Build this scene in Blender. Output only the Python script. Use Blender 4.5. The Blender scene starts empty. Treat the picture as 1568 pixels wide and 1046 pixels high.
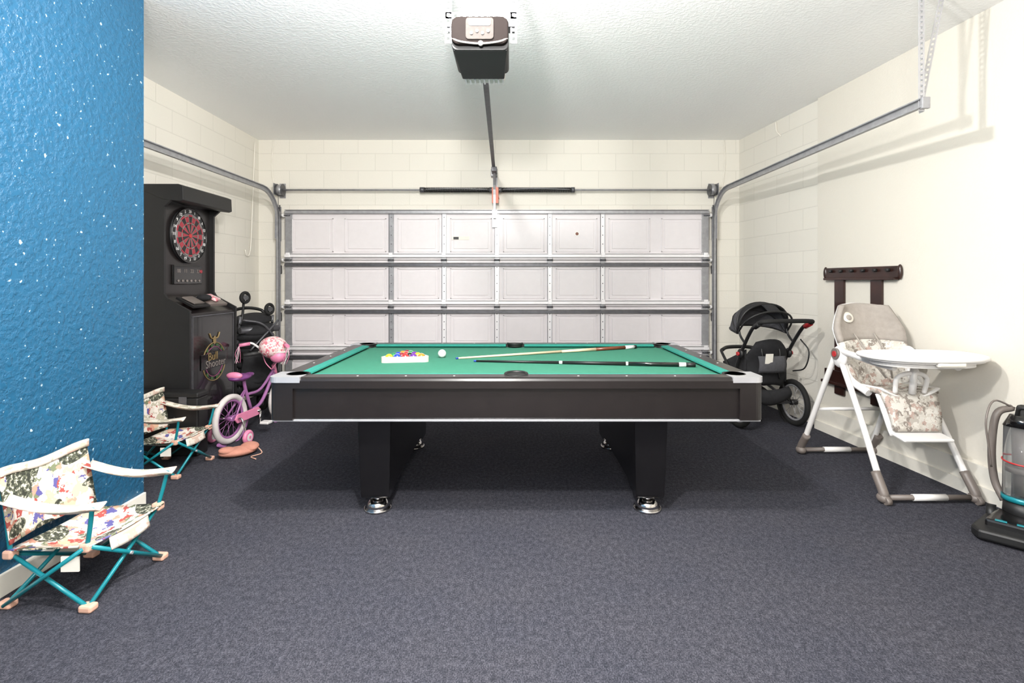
import bpy, bmesh, math, random
from mathutils import Vector, Matrix, Euler
random.seed(7)
R=math.radians
# ---------------------------------------------------------------- materials
def lin(c):
    o=[]
    for v in c:
        v=v/255.0
        o.append(v/12.92 if v<=0.04045 else ((v+0.055)/1.055)**2.4)
    return (o[0],o[1],o[2],1)
def newmat(name):
    m=bpy.data.materials.new(name); m.use_nodes=True
    nt=m.node_tree; b=nt.nodes['Principled BSDF']
    return m,nt,b
def coord(nt,scale=(1,1,1),swz=None):
    tc=nt.nodes.new('ShaderNodeTexCoord')
    out=tc.outputs['Object']
    if swz:
        s=nt.nodes.new('ShaderNodeSeparateXYZ'); c=nt.nodes.new('ShaderNodeCombineXYZ')
        nt.links.new(out,s.inputs[0])
        for i,a in enumerate(swz):
            nt.links.new(s.outputs['XYZ'.index(a)],c.inputs[i])
        out=c.outputs[0]
    mp=nt.nodes.new('ShaderNodeMapping'); mp.inputs['Scale'].default_value=scale
    nt.links.new(out,mp.inputs[0])
    return mp.outputs[0]
def noise(nt,vec,scale,detail=4,rough=0.6):
    n=nt.nodes.new('ShaderNodeTexNoise'); n.inputs['Scale'].default_value=scale
    n.inputs['Detail'].default_value=detail; n.inputs['Roughness'].default_value=rough
    nt.links.new(vec,n.inputs['Vector']); return n
def ramp(nt,fac,stops,interp='LINEAR'):
    r=nt.nodes.new('ShaderNodeValToRGB'); cr=r.color_ramp; cr.interpolation=interp
    while len(cr.elements)<len(stops): cr.elements.new(0.5)
    for e,(p,c) in zip(cr.elements,stops):
        e.position=p; e.color=c
    nt.links.new(fac,r.inputs[0]); return r
def bump(nt,b,h,strength,dist=0.01):
    n=nt.nodes.new('ShaderNodeBump'); n.inputs['Strength'].default_value=strength
    n.inputs['Distance'].default_value=dist
    nt.links.new(h,n.inputs['Height']); nt.links.new(n.outputs[0],b.inputs['Normal']); return n
def M(name,col,rough=0.5,metal=0.0,var=0.12,vs=12,bmp=0.0,bs=80,coat=0.0,spec=None):
    m,nt,b=newmat(name)
    c=lin(col); v=coord(nt); n=noise(nt,v,vs)
    lo=tuple(x*(1-var) for x in c[:3])+(1,); hi=tuple(min(1,x*(1+var)) for x in c[:3])+(1,)
    r=ramp(nt,n.outputs['Fac'],[(0.3,lo),(0.7,hi)])
    nt.links.new(r.outputs[0],b.inputs['Base Color'])
    b.inputs['Roughness'].default_value=rough; b.inputs['Metallic'].default_value=metal
    if coat: b.inputs['Coat Weight'].default_value=coat
    if spec is not None: b.inputs['Specular IOR Level'].default_value=spec
    if bmp:
        n2=noise(nt,v,bs); bump(nt,b,n2.outputs['Fac'],bmp,0.003)
    return m
def block_mat(name,swz,col=(224,220,210)):
    m,nt,b=newmat(name)
    v=coord(nt,(1,1,1),swz)
    br=nt.nodes.new('ShaderNodeTexBrick'); nt.links.new(v,br.inputs['Vector'])
    br.inputs['Scale'].default_value=1; br.inputs['Brick Width'].default_value=0.4
    br.inputs['Row Height'].default_value=0.2; br.inputs['Mortar Size'].default_value=0.005
    br.inputs['Mortar Smooth'].default_value=0.7
    c=lin(col); d=tuple(x*0.88 for x in c[:3])+(1,); c2=tuple(x*0.965 for x in c[:3])+(1,)
    br.inputs['Color1'].default_value=c; br.inputs['Color2'].default_value=c2; br.inputs['Mortar'].default_value=d
    nt.links.new(br.outputs['Color'],b.inputs['Base Color']); b.inputs['Roughness'].default_value=0.7
    n=noise(nt,v,60,5)
    mx=nt.nodes.new('ShaderNodeMath'); mx.operation='MULTIPLY_ADD'
    nt.links.new(br.outputs['Fac'],mx.inputs[0]); mx.inputs[1].default_value=-1.5
    nt.links.new(n.outputs['Fac'],mx.inputs[2])
    bump(nt,b,mx.outputs[0],0.35,0.004)
    return m
def print_mat(name,cells,foliage=None,scale=22,fol=0.56):
    """cartoon-print cloth: irregular voronoi patches with an optional dark foliage layer"""
    m,nt,b=newmat(name); v=coord(nt)
    n=noise(nt,v,scale*0.9,3,0.6)
    mxv=nt.nodes.new('ShaderNodeMix'); mxv.data_type='RGBA'; mxv.blend_type='ADD'; mxv.inputs[0].default_value=0.09
    nt.links.new(v,mxv.inputs[6]); nt.links.new(n.outputs['Color'],mxv.inputs[7])
    vo=nt.nodes.new('ShaderNodeTexVoronoi'); vo.inputs['Scale'].default_value=scale
    nt.links.new(mxv.outputs[2],vo.inputs['Vector'])
    sp=nt.nodes.new('ShaderNodeSeparateColor'); nt.links.new(vo.outputs['Color'],sp.inputs[0])
    k=len(cells); r=ramp(nt,sp.outputs[0],[(i/k,lin(c)) for i,c in enumerate(cells)],'CONSTANT')
    out=r.outputs[0]
    if foliage:
        n2=noise(nt,v,6,1,0.4); n3=noise(nt,v,70,3,0.6)
        r2=ramp(nt,n2.outputs['Fac'],[(0,(0,0,0,1)),(fol,(1,1,1,1))],'CONSTANT')
        r3=ramp(nt,n3.outputs['Fac'],[(0.0,lin(foliage[0])),(0.47,lin(foliage[1])),(0.57,lin(foliage[2]))],'CONSTANT')
        mx=nt.nodes.new('ShaderNodeMix'); mx.data_type='RGBA'
        nt.links.new(r2.outputs[0],mx.inputs[0]); nt.links.new(out,mx.inputs[6]); nt.links.new(r3.outputs[0],mx.inputs[7]); out=mx.outputs[2]
    nt.links.new(out,b.inputs['Base Color']); b.inputs['Roughness'].default_value=0.8
    return m

# surfaces
def m_carpet():
    m,nt,b=newmat('carpet_loop'); v=coord(nt)
    vs=coord(nt,(1.0,0.6,1))
    n1=noise(nt,vs,220,3,0.75); n2=noise(nt,v,2.2,3); n4=noise(nt,vs,55,3,0.6)
    ad=nt.nodes.new('ShaderNodeMath'); ad.operation='MULTIPLY_ADD'; nt.links.new(n4.outputs['Fac'],ad.inputs[0]); ad.inputs[1].default_value=0.5; nt.links.new(n1.outputs['Fac'],ad.inputs[2])
    sb=nt.nodes.new('ShaderNodeMath'); sb.operation='SUBTRACT'; nt.links.new(ad.outputs[0],sb.inputs[0]); sb.inputs[1].default_value=0.25
    r=ramp(nt,sb.outputs[0],[(0.32,lin((36,37,43))),(0.5,lin((54,55,62))),(0.68,lin((78,78,86)))])
    r2=ramp(nt,n2.outputs['Fac'],[(0.3,(0.9,0.9,0.92,1)),(0.7,(1.06,1.03,1.0,1))])
    mx=nt.nodes.new('ShaderNodeMix'); mx.data_type='RGBA'; mx.blend_type='MULTIPLY'; mx.inputs[0].default_value=1
    nt.links.new(r.outputs[0],mx.inputs[6]); nt.links.new(r2.outputs[0],mx.inputs[7])
    nt.links.new(mx.outputs[2],b.inputs['Base Color']); b.inputs['Roughness'].default_value=0.95
    b.inputs['Specular IOR Level'].default_value=0.1
    bump(nt,b,n1.outputs['Fac'],0.25,0.003)
    return m
def m_blue():
    m,nt,b=newmat('blue_knockdown'); v=coord(nt)
    n1=noise(nt,v,38,5,0.55); n2=noise(nt,v,42,2,0.5)
    r=ramp(nt,n2.outputs['Fac'],[(0.0,lin((24,74,104))),(0.695,lin((31,85,117))),(0.725,lin((170,191,203)))])
    nt.links.new(r.outputs[0],b.inputs['Base Color']); b.inputs['Roughness'].default_value=0.36
    r3=ramp(nt,n1.outputs['Fac'],[(0.42,(0,0,0,1)),(0.6,(1,1,1,1))])
    bump(nt,b,r3.outputs[0],0.5,0.006)
    return m
def m_plaster(name,col,scale,strength):
    m,nt,b=newmat(name); v=coord(nt); n=noise(nt,v,scale,4,0.55)
    b.inputs['Base Color'].default_value=lin(col); b.inputs['Roughness'].default_value=0.8
    r3=ramp(nt,n.outputs['Fac'],[(0.45,(0,0,0,1)),(0.6,(1,1,1,1))])
    bump(nt,b,r3.outputs[0],strength,0.004); return m
CARPET=m_carpet(); BLUE=m_blue()
CEIL=m_plaster('ceiling_knockdown',(253,253,253),45,0.25)
DRY=m_plaster('drywall_cream',(214,209,198),70,0.15)
BLKX=block_mat('block_paint_back',('X','Z','Y')); BLKY=block_mat('block_paint_side',('Y','Z','X'))
TRIM=M('trim_white',(226,222,212),0.5,var=0.03)
DOORP=M('door_panel_paint',(220,215,217),0.42,var=0.02)
GALV=M('galvanised_steel',(155,155,158),0.42,0.35,var=0.15,vs=20)
GALVD=M('galvanised_dark',(88,88,92),0.42,0.5,var=0.2,vs=20)
WSTEEL=M('white_steel',(232,230,232),0.35,0.1,var=0.04)
STRAP=M('strap_steel',(185,185,188),0.4,0.3,var=0.08)
BLACK=M('black_laminate',(28,24,24),0.28,var=0.12)
BLACKG=M('black_gloss',(16,15,16),0.18,var=0.1,coat=0.4)
BLACKP=M('black_plastic',(22,22,23),0.5,var=0.15)
BLACKF=M('black_fabric',(25,25,28),0.9,var=0.3,vs=40,bmp=0.4,bs=300)
GREYF=M('grey_fabric',(72,72,76),0.9,var=0.15,vs=40,bmp=0.3,bs=300)
RUBBER=M('rubber',(18,18,18),0.8)
CHROME=M('chrome',(205,202,200),0.14,1.0,var=0.05)
SILVER=M('silver_cast',(190,190,194),0.28,0.5,var=0.05)
FELT=M('green_felt',(44,116,93),0.95,var=0.06,vs=30,bmp=0.15,bs=500)
CUSH=M('green_cushion',(31,125,112),0.9,var=0.06,vs=30)
POCKET=M('pocket_black',(10,10,10),0.6)
CREAM=M('cream_plastic',(212,202,184),0.4,var=0.04)
WHITE=M('white_plastic',(226,224,222),0.3,var=0.02)
TEAL=M('teal_tube',(24,124,135),0.3,0.1,var=0.06)
PEACH=M('peach_cap',(205,162,142),0.5,var=0.05)
PEACHF=M('peach_cloth',(185,128,110),0.85,var=0.12,vs=20,bmp=0.4,bs=60)
LAV=M('lavender_paint',(150,98,148),0.3,var=0.08)
PINK=M('pink_plastic',(220,132,166),0.4,var=0.06)
PURP=M('purple_vinyl',(108,55,112),0.4,var=0.1)
TYRE=M('white_tyre',(205,198,196),0.6,var=0.05)
DWOOD=M('dark_wood',(46,24,19),0.3,var=0.35,vs=8,coat=0.3)
BROWN=M('cue_brown',(105,55,33),0.3,var=0.2)
MAPLE=M('cue_maple',(212,192,162),0.3,var=0.05)
GREYB=M('grey_brown_plastic',(108,100,95),0.45,var=0.05)
RED=M('red_plastic',(175,36,40),0.4,var=0.1)
ORANGE=M('orange_tag',(205,118,96),0.5,var=0.1)
GOLD=M('gold_ink',(128,108,70),0.5,var=0.1)
GREENI=M('green_ink',(55,84,46),0.5,var=0.1)
PINKI=M('magenta_ink',(140,64,106),0.5,var=0.1)
DRED=M('dart_red',(152,48,60),0.6,var=0.08)
DGRY=M('dart_grey',(122,114,110),0.6,var=0.1)
FAB=print_mat('cartoon_print',[(222,215,206),(212,203,192),(84,82,140),(220,213,204),(200,190,176),(196,142,122),(222,216,207),(206,168,140),(112,120,92),(220,213,204),(158,72,66),(176,170,150)],((44,48,39),(88,92,76),(190,186,172)),30,0.50)
FABL=print_mat('light_print',[(219,211,198),(208,199,185),(221,214,204),(204,177,162),(219,212,200),(178,172,155)],None,26)
HCF=print_mat('high_chair_fabric',[(196,192,184),(172,166,158),(204,200,192),(170,148,138),(190,184,175),(132,124,116),(204,200,193)],None,40)
HCT=M('taupe_fabric',(150,143,136),0.9,var=0.08,vs=30,bmp=0.2,bs=200)
HELM=print_mat('floral_print',[(228,200,200),(212,110,128),(233,222,218),(231,207,203),(202,120,130),(231,218,214)],None,50)
m,nt,b=newmat('clear_plastic'); b.inputs['Base Color'].default_value=(0.8,0.82,0.84,1); b.inputs['Roughness'].default_value=0.06
b.inputs['Transmission Weight'].default_value=0.92; b.inputs['IOR'].default_value=1.12; CLEAR=m
m,nt,b=newmat('lamp_glass'); b.inputs['Emission Color'].default_value=(1,0.95,0.86,1); b.inputs['Emission Strength'].default_value=6; LAMPG=m
LENS=M('opener_lens',(105,102,100),0.6,var=0.05,spec=0.1)
LENSB=M('opener_back_lens',(225,222,216),0.3,var=0.03)
LENS3=M('opener_lens_panel',(58,54,52),0.7,var=0.15,vs=60,spec=0.06)
LENS2=M('opener_face_plastic',(24,20,19),0.75,var=0.05,spec=0.04)
BALLS=[M('ball_%d'%i,c,0.12,coat=0.5,var=0.02) for i,c in enumerate([(235,190,40),(30,60,160),(200,40,40),(90,40,130),(235,120,40),(30,120,70),(120,30,40),(20,20,20)])]

# ---------------------------------------------------------------- mesh builder
def axis_mat(d):
    d=Vector(d).normalized()
    return d.to_track_quat('Z','Y').to_matrix().to_4x4()
def catmull(pts,n):
    P=[Vector(p) for p in pts]
    if len(P)<3 or n<=1: return P
    out=[]
    for i in range(len(P)-1):
        p0=P[i-1] if i>0 else P[i]*2-P[i+1]
        p1=P[i];p2=P[i+1]
        p3=P[i+2] if i+2<len(P) else P[i+1]*2-P[i]
        for k in range(n):
            t=k/n
            out.append(0.5*((2*p1)+(-p0+p2)*t+(2*p0-5*p1+4*p2-p3)*t*t+(-p0+3*p1-3*p2+p3)*t**3))
    out.append(P[-1]); return out
class Obj:
    def __init__(s,name,loc=(0,0,0),rz=0.0,scale=1.0,parent=None):
        s.name=name; s.loc=loc; s.rz=rz; s.sc=scale; s.bm=bmesh.new(); s.mats=[]; s.parent=parent
    def mi(s,m):
        if m not in s.mats: s.mats.append(m)
        return s.mats.index(m)
    def add(s,t,mat,smooth=False,mtx=None):
        if mtx is not None: bmesh.ops.transform(t,matrix=mtx,verts=t.verts)
        i=s.mi(mat)
        bmesh.ops.recalc_face_normals(t,faces=t.faces)
        for f in t.faces:
            f.material_index=i
            if smooth: f.smooth=True
        me=bpy.data.meshes.new('tmp'); t.to_mesh(me); t.free(); s.bm.from_mesh(me); bpy.data.meshes.remove(me)
    def box(s,c,size,mat,rot=(0,0,0),bev=0.0,seg=2):
        t=bmesh.new(); bmesh.ops.create_cube(t,size=1)
        bmesh.ops.scale(t,vec=size,verts=t.verts)
        if bev>0: bmesh.ops.bevel(t,geom=list(t.edges),offset=min(bev,min(size)*0.45),segments=seg,affect='EDGES',profile=0.5)
        s.add(t,mat,False,Matrix.Translation(c)@Euler(rot).to_matrix().to_4x4()); return s
    def b2(s,lo,hi,mat,bev=0.0):
        c=[(a+b)/2 for a,b in zip(lo,hi)]; z=[abs(b-a) for a,b in zip(lo,hi)]
        return s.box(c,z,mat,bev=bev)
    def cyl(s,p1,p2,r,mat,r2=None,seg=20):
        p1=Vector(p1);p2=Vector(p2); r2=r if r2 is None else r2
        t=bmesh.new(); bmesh.ops.create_cone(t,cap_ends=True,segments=seg,radius1=max(r,1e-5),radius2=max(r2,1e-5),depth=(p2-p1).length)
        for f in t.faces:
            if len(f.verts)<=4: f.smooth=True
        s.add(t,mat,False,Matrix.Translation((p1+p2)/2)@axis_mat(p2-p1)); return s
    def ell(s,c,rad,mat,rot=(0,0,0),seg=24):
        t=bmesh.new(); bmesh.ops.create_uvsphere(t,u_segments=seg,v_segments=seg//2+2,radius=1)
        if not hasattr(rad,'__len__'): rad=(rad,)*3
        bmesh.ops.scale(t,vec=rad,verts=t.verts)
        s.add(t,mat,True,Matrix.Translation(c)@Euler(rot).to_matrix().to_4x4()); return s
    def sweep(s,pts,r,mat,n=6,seg=10,sec=None,side=None,closed=False):
        P=catmull(pts,n) if not closed else [Vector(p) for p in pts]
        N=len(P); t=bmesh.new(); rings=[]
        prev=None
        for i,p in enumerate(P):
            if closed: tg=(P[(i+1)%N]-P[i-1])
            else: tg=(P[min(i+1,N-1)]-P[max(i-1,0)])
            if tg.length<1e-9: tg=Vector((0,0,1))
            tg.normalize()
            if side is not None:
                a=Vector(side).normalized(); bb=tg.cross(a).normalized()
            else:
                if prev is None:
                    a=tg.orthogonal().normalized()
                else:
                    a=(prev-tg*prev.dot(tg)); a=a.normalized() if a.length>1e-6 else tg.orthogonal().normalized()
                prev=a; bb=tg.cross(a).normalized()
            rr=r if not hasattr(r,'__len__') else r[0]+(r[1]-r[0])*i/(N-1)
            if sec: pp=[p+a*u+bb*v for u,v in sec]
            else: pp=[p+(a*math.cos(2*math.pi*k/seg)+bb*math.sin(2*math.pi*k/seg))*rr for k in range(seg)]
            rings.append([t.verts.new(q) for q in pp])
        K=len(rings[0])
        for i in range(N if closed else N-1):
            A=rings[i];B=rings[(i+1)%N]
            for k in range(K):
                f=t.faces.new((A[k],A[(k+1)%K],B[(k+1)%K],B[k])); f.smooth=(sec is None)
        if not closed:
            t.faces.new(rings[0]); t.faces.new(rings[-1][::-1])
        s.add(t,mat); return s
    def torus(s,c,ax,Rr,r,mat,seg=36,k=10,a0=0,a1=360,sx=1,sy=1):
        mt=Matrix.Translation(c)@axis_mat(ax)
        full=abs(a1-a0)>=360
        n=seg if full else seg+1
        pts=[]
        for i in range(n):
            a=R(a0+(a1-a0)*i/seg); pts.append(mt@Vector((Rr*sx*math.cos(a),Rr*sy*math.sin(a),0)))
        s.sweep(pts,r,mat,n=1,seg=k,closed=full); return s
    def prism(s,pts,vec,mat,bev=0.0,smooth=False):
        t=bmesh.new(); vec=Vector(vec)
        a=[t.verts.new(Vector(p)) for p in pts]; bb=[t.verts.new(Vector(p)+vec) for p in pts]; n=len(a)
        t.faces.new(a); t.faces.new(bb[::-1])
        for i in range(n): t.faces.new((a[i],bb[i],bb[(i+1)%n],a[(i+1)%n]))
        if bev>0:
            bmesh.ops.recalc_face_normals(t,faces=t.faces)
            bmesh.ops.bevel(t,geom=list(t.edges),offset=bev,segments=2,affect='EDGES',profile=0.5)
        s.add(t,mat,smooth); return s
    def sheet(s,fn,nu,nv,mat,th=0.004):
        t=bmesh.new(); g=[[t.verts.new(Vector(fn(i/nu,j/nv))) for j in range(nv+1)] for i in range(nu+1)]
        for i in range(nu):
            for j in range(nv): t.faces.new((g[i][j],g[i+1][j],g[i+1][j+1],g[i][j+1]))
        bmesh.ops.recalc_face_normals(t,faces=t.faces)
        if th: bmesh.ops.solidify(t,geom=list(t.faces),thickness=th)
        s.add(t,mat,True); return s
    def text(s,txt,size,mat,mtx,th=0.001):
        cu=bpy.data.curves.new('t','FONT'); cu.body=txt; cu.size=size; cu.align_x='CENTER'; cu.align_y='CENTER'; cu.extrude=th; cu.resolution_u=3
        ob=bpy.data.objects.new('t',cu); bpy.context.scene.collection.objects.link(ob)
        bpy.context.view_layer.update()
        dg=bpy.context.evaluated_depsgraph_get(); me=ob.evaluated_get(dg).to_mesh()
        t=bmesh.new(); t.from_mesh(me); ob.evaluated_get(dg).to_mesh_clear()
        bpy.data.objects.remove(ob); bpy.data.curves.remove(cu)
        s.add(t,mat,False,mtx); return s
    def done(s):
        me=bpy.data.meshes.new(s.name); s.bm.to_mesh(me); s.bm.free()
        for m in s.mats: me.materials.append(m)
        o=bpy.data.objects.new(s.name,me); bpy.context.scene.collection.objects.link(o)
        o.location=s.loc; o.rotation_euler=(0,0,s.rz); o.scale=(s.sc,)*3
        if s.parent: o.parent=s.parent
        return o
def empty(name,loc=(0,0,0),rz=0):
    e=bpy.data.objects.new(name,None); bpy.context.scene.collection.objects.link(e)
    e.location=loc; e.rotation_euler=(0,0,rz); e.empty_display_size=0.1; return e
def perf(o,p1,p2,w,side,mat,pitch=0.03,th=0.003):
    """perforated steel strap: two edges and rungs leaving real holes"""
    p1=Vector(p1);p2=Vector(p2);sd=Vector(side).normalized();d=p2-p1;L=d.length;dn=d.normalized();nn=dn.cross(sd).normalized()
    def bar(a,b,ww,tt):
        u=nn*tt/2; v=sd
        o.prism([a-v*ww/2-u,a+v*ww/2-u,a+v*ww/2+u,a-v*ww/2+u],b-a,mat)
    e=w*0.27
    bar(p1-sd*(w/2-e/2),p2-sd*(w/2-e/2),e,th); bar(p1+sd*(w/2-e/2),p2+sd*(w/2-e/2),e,th)
    n=int(L/pitch)
    for i in range(n):
        a=p1+dn*i*pitch; bar(a,a+dn*pitch*0.5,w*0.5,th)

# ---------------------------------------------------------------- room
H=2.96; YB=5.90
def xw(y): return 3.11-0.08*y
o=Obj('floor'); o.b2((-3.3,-2.5,-0.1),(3.6,6.1,0),CARPET); o.done()
o=Obj('ceiling'); o.b2((-3.3,-2.5,H),(3.6,6.1,H+0.1),CEIL); o.done()
o=Obj('wall_back'); o.b2((-3.1,YB,0),(2.9,YB+0.15,H),BLKX); o.done()
o=Obj('wall_left'); o.b2((-3.1,2.94,0),(-2.955,YB,H),BLKY); o.done()
o=Obj('wall_left_blue'); o.b2((-3.1,-2.3,0),(-2.14,2.94,H),BLUE); o.done()
o=Obj('wall_right_block'); o.prism([(xw(4.56)+0.03,4.56,0),(3.2,4.56,0),(3.2,YB,0),(xw(YB),YB,0)],(0,0,H),BLKY); o.done()
o=Obj('wall_right'); o.prism([(xw(-2.3),-2.3,0),(3.5,-2.3,0),(3.5,4.56,0),(xw(4.56),4.56,0)],(0,0,H),DRY); o.done()
o=Obj('wall_front'); o.b2((-3.1,-2.45,0),(3.5,-2.3,H),DRY); o.done()
o=Obj('baseboard_left'); o.b2((-2.14,-2.3,0),(-2.125,2.94,0.095),TRIM,0.003); o.done()
o=Obj('baseboard_right')
def rstrip(o,y0,y1,z0,z1,t,mat,off=0.0):
    o.prism([(xw(y0)+off,y0,z0),(xw(y0)+off-t,y0,z0),(xw(y1)+off-t,y1,z0),(xw(y1)+off,y1,z0)],(0,0,z1-z0),mat)
rstrip(o,-2.3,4.54,0,0.20,0.03,TRIM); rstrip(o,-2.3,4.54,0,0.08,0.045,TRIM); o.done()

# ---------------------------------------------------------------- garage door
X0,X1=-2.61,2.25; DY=5.84
GD=empty('garage_door')
o=Obj('door_sections',parent=GD)
secs=[(0.01,0.495),(0.50,1.018),(1.023,1.555),(1.56,2.13)]
pw=(X1-X0)/8
for z0,z1 in secs:
    o.b2((X0,DY,z0),(X1,DY+0.04,z1),DOORP,0.004)
    for i in range(8):
        a=X0+i*pw+0.07; b_=X0+(i+1)*pw-0.06
        zz0=z0+0.09; zz1=z1-0.09
        for q in ((a,zz0,b_,zz0+0.014),(a,zz1-0.014,b_,zz1),(a,zz0,a+0.014,zz1),(b_-0.014,zz0,b_,zz1)):
            o.b2((q[0],DY-0.012,q[1]),(q[2],DY+0.002,q[3]),DOORP,0.003)
        o.b2((a+0.04,DY-0.008,zz0+0.04),(b_-0.04,DY+0.002,zz1-0.04),DOORP,0.003)
xs=[X0+pw*2,X0+pw*3,X0+pw*4,X0+pw*5,X0+pw*6]
for z0,z1 in secs:
    for j,x in enumerate(xs):
        mt=GALV if j==0 else WSTEEL
        o.b2((x-0.028,DY-0.012,z0+0.02),(x+0.028,DY,z1-0.02),mt,0.002)
        o.b2((x-0.028,DY-0.022,z0+0.02),(x-0.022,DY-0.01,z1-0.02),GALVD)
        o.b2((x+0.022,DY-0.022,z0+0.02),(x+0.028,DY-0.01,z1-0.02),GALV)
        for k in range(5):
            zz=z0+0.08+k*(z1-z0-0.16)/4
            o.cyl((x,DY-0.012,zz),(x,DY-0.016,zz),0.006,GALVD,seg=8)
    for x in (X0+0.035,X1-0.035):
        o.b2((x-0.04,DY-0.014,z0+0.005),(x+0.04,DY,z1-0.005),GALV,0.002)
def strut(z,mt,mt2=None):
    mt2=mt2 or mt
    for a in ((z-0.022,z-0.017,0.045),(z+0.017,z+0.022,0.045)):
        o.b2((X0,DY-a[2],a[0]),(X1,DY,a[1]),mt)
    o.b2((X0,DY-0.048,z-0.022),(X1,DY-0.043,z+0.010),mt2,0.001)
strut(2.112,GALV)
for bz in (0.4975,1.02,1.5575):
    strut(bz+0.055,WSTEEL); strut(bz-0.05,GALV,GALVD)
    for x in xs+[X0+0.04,X1-0.04]:
        o.b2((x-0.03,DY-0.03,bz-0.028),(x+0.03,DY-0.012,bz+0.03),GALV,0.003)
        o.cyl((x-0.034,DY-0.036,bz),(x+0.034,DY-0.036,bz),0.010,GALVD,seg=10)
        o.b2((x-0.022,DY-0.055,bz+0.03),(x+0.022,DY-0.045,bz+0.085),WSTEEL,0.003)
strut(0.05,GALV)
for x in (X0-0.02,X1+0.02):
    for bz in (0.06,0.4975,1.02,1.5575,2.07):
        o.cyl((x,DY-0.035,bz),(x+(0.08 if x<0 else -0.08),DY-0.035,bz),0.006,GALVD,seg=8)
        o.cyl((x-0.012,DY-0.035,bz),(x+0.012,DY-0.035,bz),0.022,WHITE,seg=16)
o.b2((-0.70,DY-0.014,1.79),(-0.50,DY-0.008,1.83),TRIM); o.b2((-0.68,DY-0.016,1.795),(-0.62,DY-0.013,1.825),BLACKP)
o.cyl((0.74,DY-0.008,1.86),(0.74,DY-0.018,1.86),0.03,WHITE,seg=20); o.cyl((0.74,DY-0.017,1.86),(0.74,DY-0.022,1.86),0.018,BROWN,seg=16)
o.b2((-0.235,DY-0.05,1.93),(-0.175,DY-0.045,2.13),GALV)
o.done()

o=Obj('torsion_spring_shaft',parent=GD)
sy,sz=5.80,2.36
o.cyl((-2.72,sy,sz),(2.34,sy,sz),0.011,GALV,seg=12)
for a,b_ in ((-1.03,-0.245),(-0.145,0.69)):
    n=int((b_-a)/0.012); pts=[]
    for i in range(n*8):
        t=i/(n*8-1); an=i*2*math.pi/8; pts.append((a+(b_-a)*t,sy+0.026*math.cos(an),sz+0.026*math.sin(an)))
    o.sweep(pts,0.0052,BLACKP,n=1,seg=5)
    o.sweep([(a+0.04,sy-0.030,sz+0.004),((a+b_)/2,sy-0.031,sz+0.012),(b_-0.04,sy-0.030,sz+0.002)],0.0035,GALV,seg=6)
    o.cyl((a-0.03,sy,sz),(a+0.02,sy,sz),0.032,GALVD); o.cyl((b_-0.02,sy,sz),(b_+0.02,sy,sz),0.032,GALVD)
o.b2((-0.235,5.76,2.27),(-0.155,5.90,2.275),ORANGE); o.b2((-0.215,5.875,2.24),(-0.175,5.90,2.62),GALV,0.002)
o.b2((-0.20,5.75,2.22),(-0.185,5.89,2.40),ORANGE); o.b2((-0.235,5.74,2.20),(-0.16,5.745,2.38),ORANGE,0.002)
for x in (-2.66,2.285):
    o.cyl((x-0.03,sy,sz),(x+0.03,sy,sz),0.058,GALV,seg=24); o.cyl((x-0.035,sy,sz),(x-0.03,sy,sz),0.068,GALVD,seg=24)
    o.cyl((x+0.03,sy,sz),(x+0.035,sy,sz),0.068,GALVD,seg=24)
    sg=-1 if x<0 else 1
    o.b2((x+sg*0.05-0.003,5.74,2.30),(x+sg*0.05+0.003,5.90,2.43),GALV); o.b2((x+sg*0.02-0.03,5.893,2.28),(x+sg*0.02+0.04,5.899,2.45),GALV)
    o.cyl((x,sy-0.05,sz),(x,sy-0.02,0.1),0.003,GALVD,seg=6)
o.done()

csec=[(-0.013,-0.027),(0.013,-0.027),(0.013,-0.020),(-0.008,-0.020),(-0.008,0.020),(0.013,0.020),(0.013,0.027),(-0.013,0.027)]
def track(name,x,yend,sg):
    o=Obj(name,parent=GD)
    pts=[(x,5.79,0.0),(x,5.79,0.6),(x,5.79,1.3),(x,5.79,1.95)]
    for k in range(1,9):
        a=R(90*k/8); pts.append((x,5.79-0.37*(1-math.cos(a)),1.95+0.37*math.sin(a)))
    pts+= [(x,4.8,2.32),(x,yend,2.32)]
    sec=[(u*-sg,v) for u,v in csec]
    o.sweep(pts,1,GALV,n=1,sec=sec,side=(1,0,0))
    for z in (0.3,0.9,1.45):
        o.b2((x+sg*0.01-0.003,5.79,z-0.04),(x+sg*0.01+0.003,YB-0.001,z+0.04),GALVD); o.b2((x+sg*0.01,YB-0.008,z-0.05),(x+sg*0.055,YB-0.001,z+0.05),GALVD)
    o.b2((x+sg*0.016-0.002,5.74,1.80),(x+sg*0.016+0.002,YB-0.001,2.12),GALV)
    o.b2((x+sg*0.016,YB-0.006,1.78),(x+sg*0.075,YB-0.001,2.18),GALV)
    perf(o,(x+sg*0.045,YB-0.02,0.05),(x+sg*0.045,YB-0.02,2.20),0.05,(1,0,0),GALVD,0.05)
    o.b2((x+sg*0.014,yend,2.343),(x+sg*0.040,5.35,2.347),GALV)
    return o
o=track('track_left',-2.675,3.0,-1)
perf(o,(-2.70,3.3,2.35),(-2.70,3.3,H),0.032,(0,1,0),STRAP)
o.done()
o=track('track_right',2.30,2.84,1)
perf(o,(2.315,2.87,2.28),(2.315,2.87,H),0.034,(1,0,0),STRAP)
perf(o,(2.332,2.89,2.28),(2.332,2.89,H),0.034,(0,1,0),STRAP)
perf(o,(2.33,2.90,2.30),(2.46,2.90,H),0.034,(1,0,0.2),STRAP)
o.b2((2.29,2.83,2.285),(2.335,2.85,2.35),GALV,0.004)
o.done()

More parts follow.
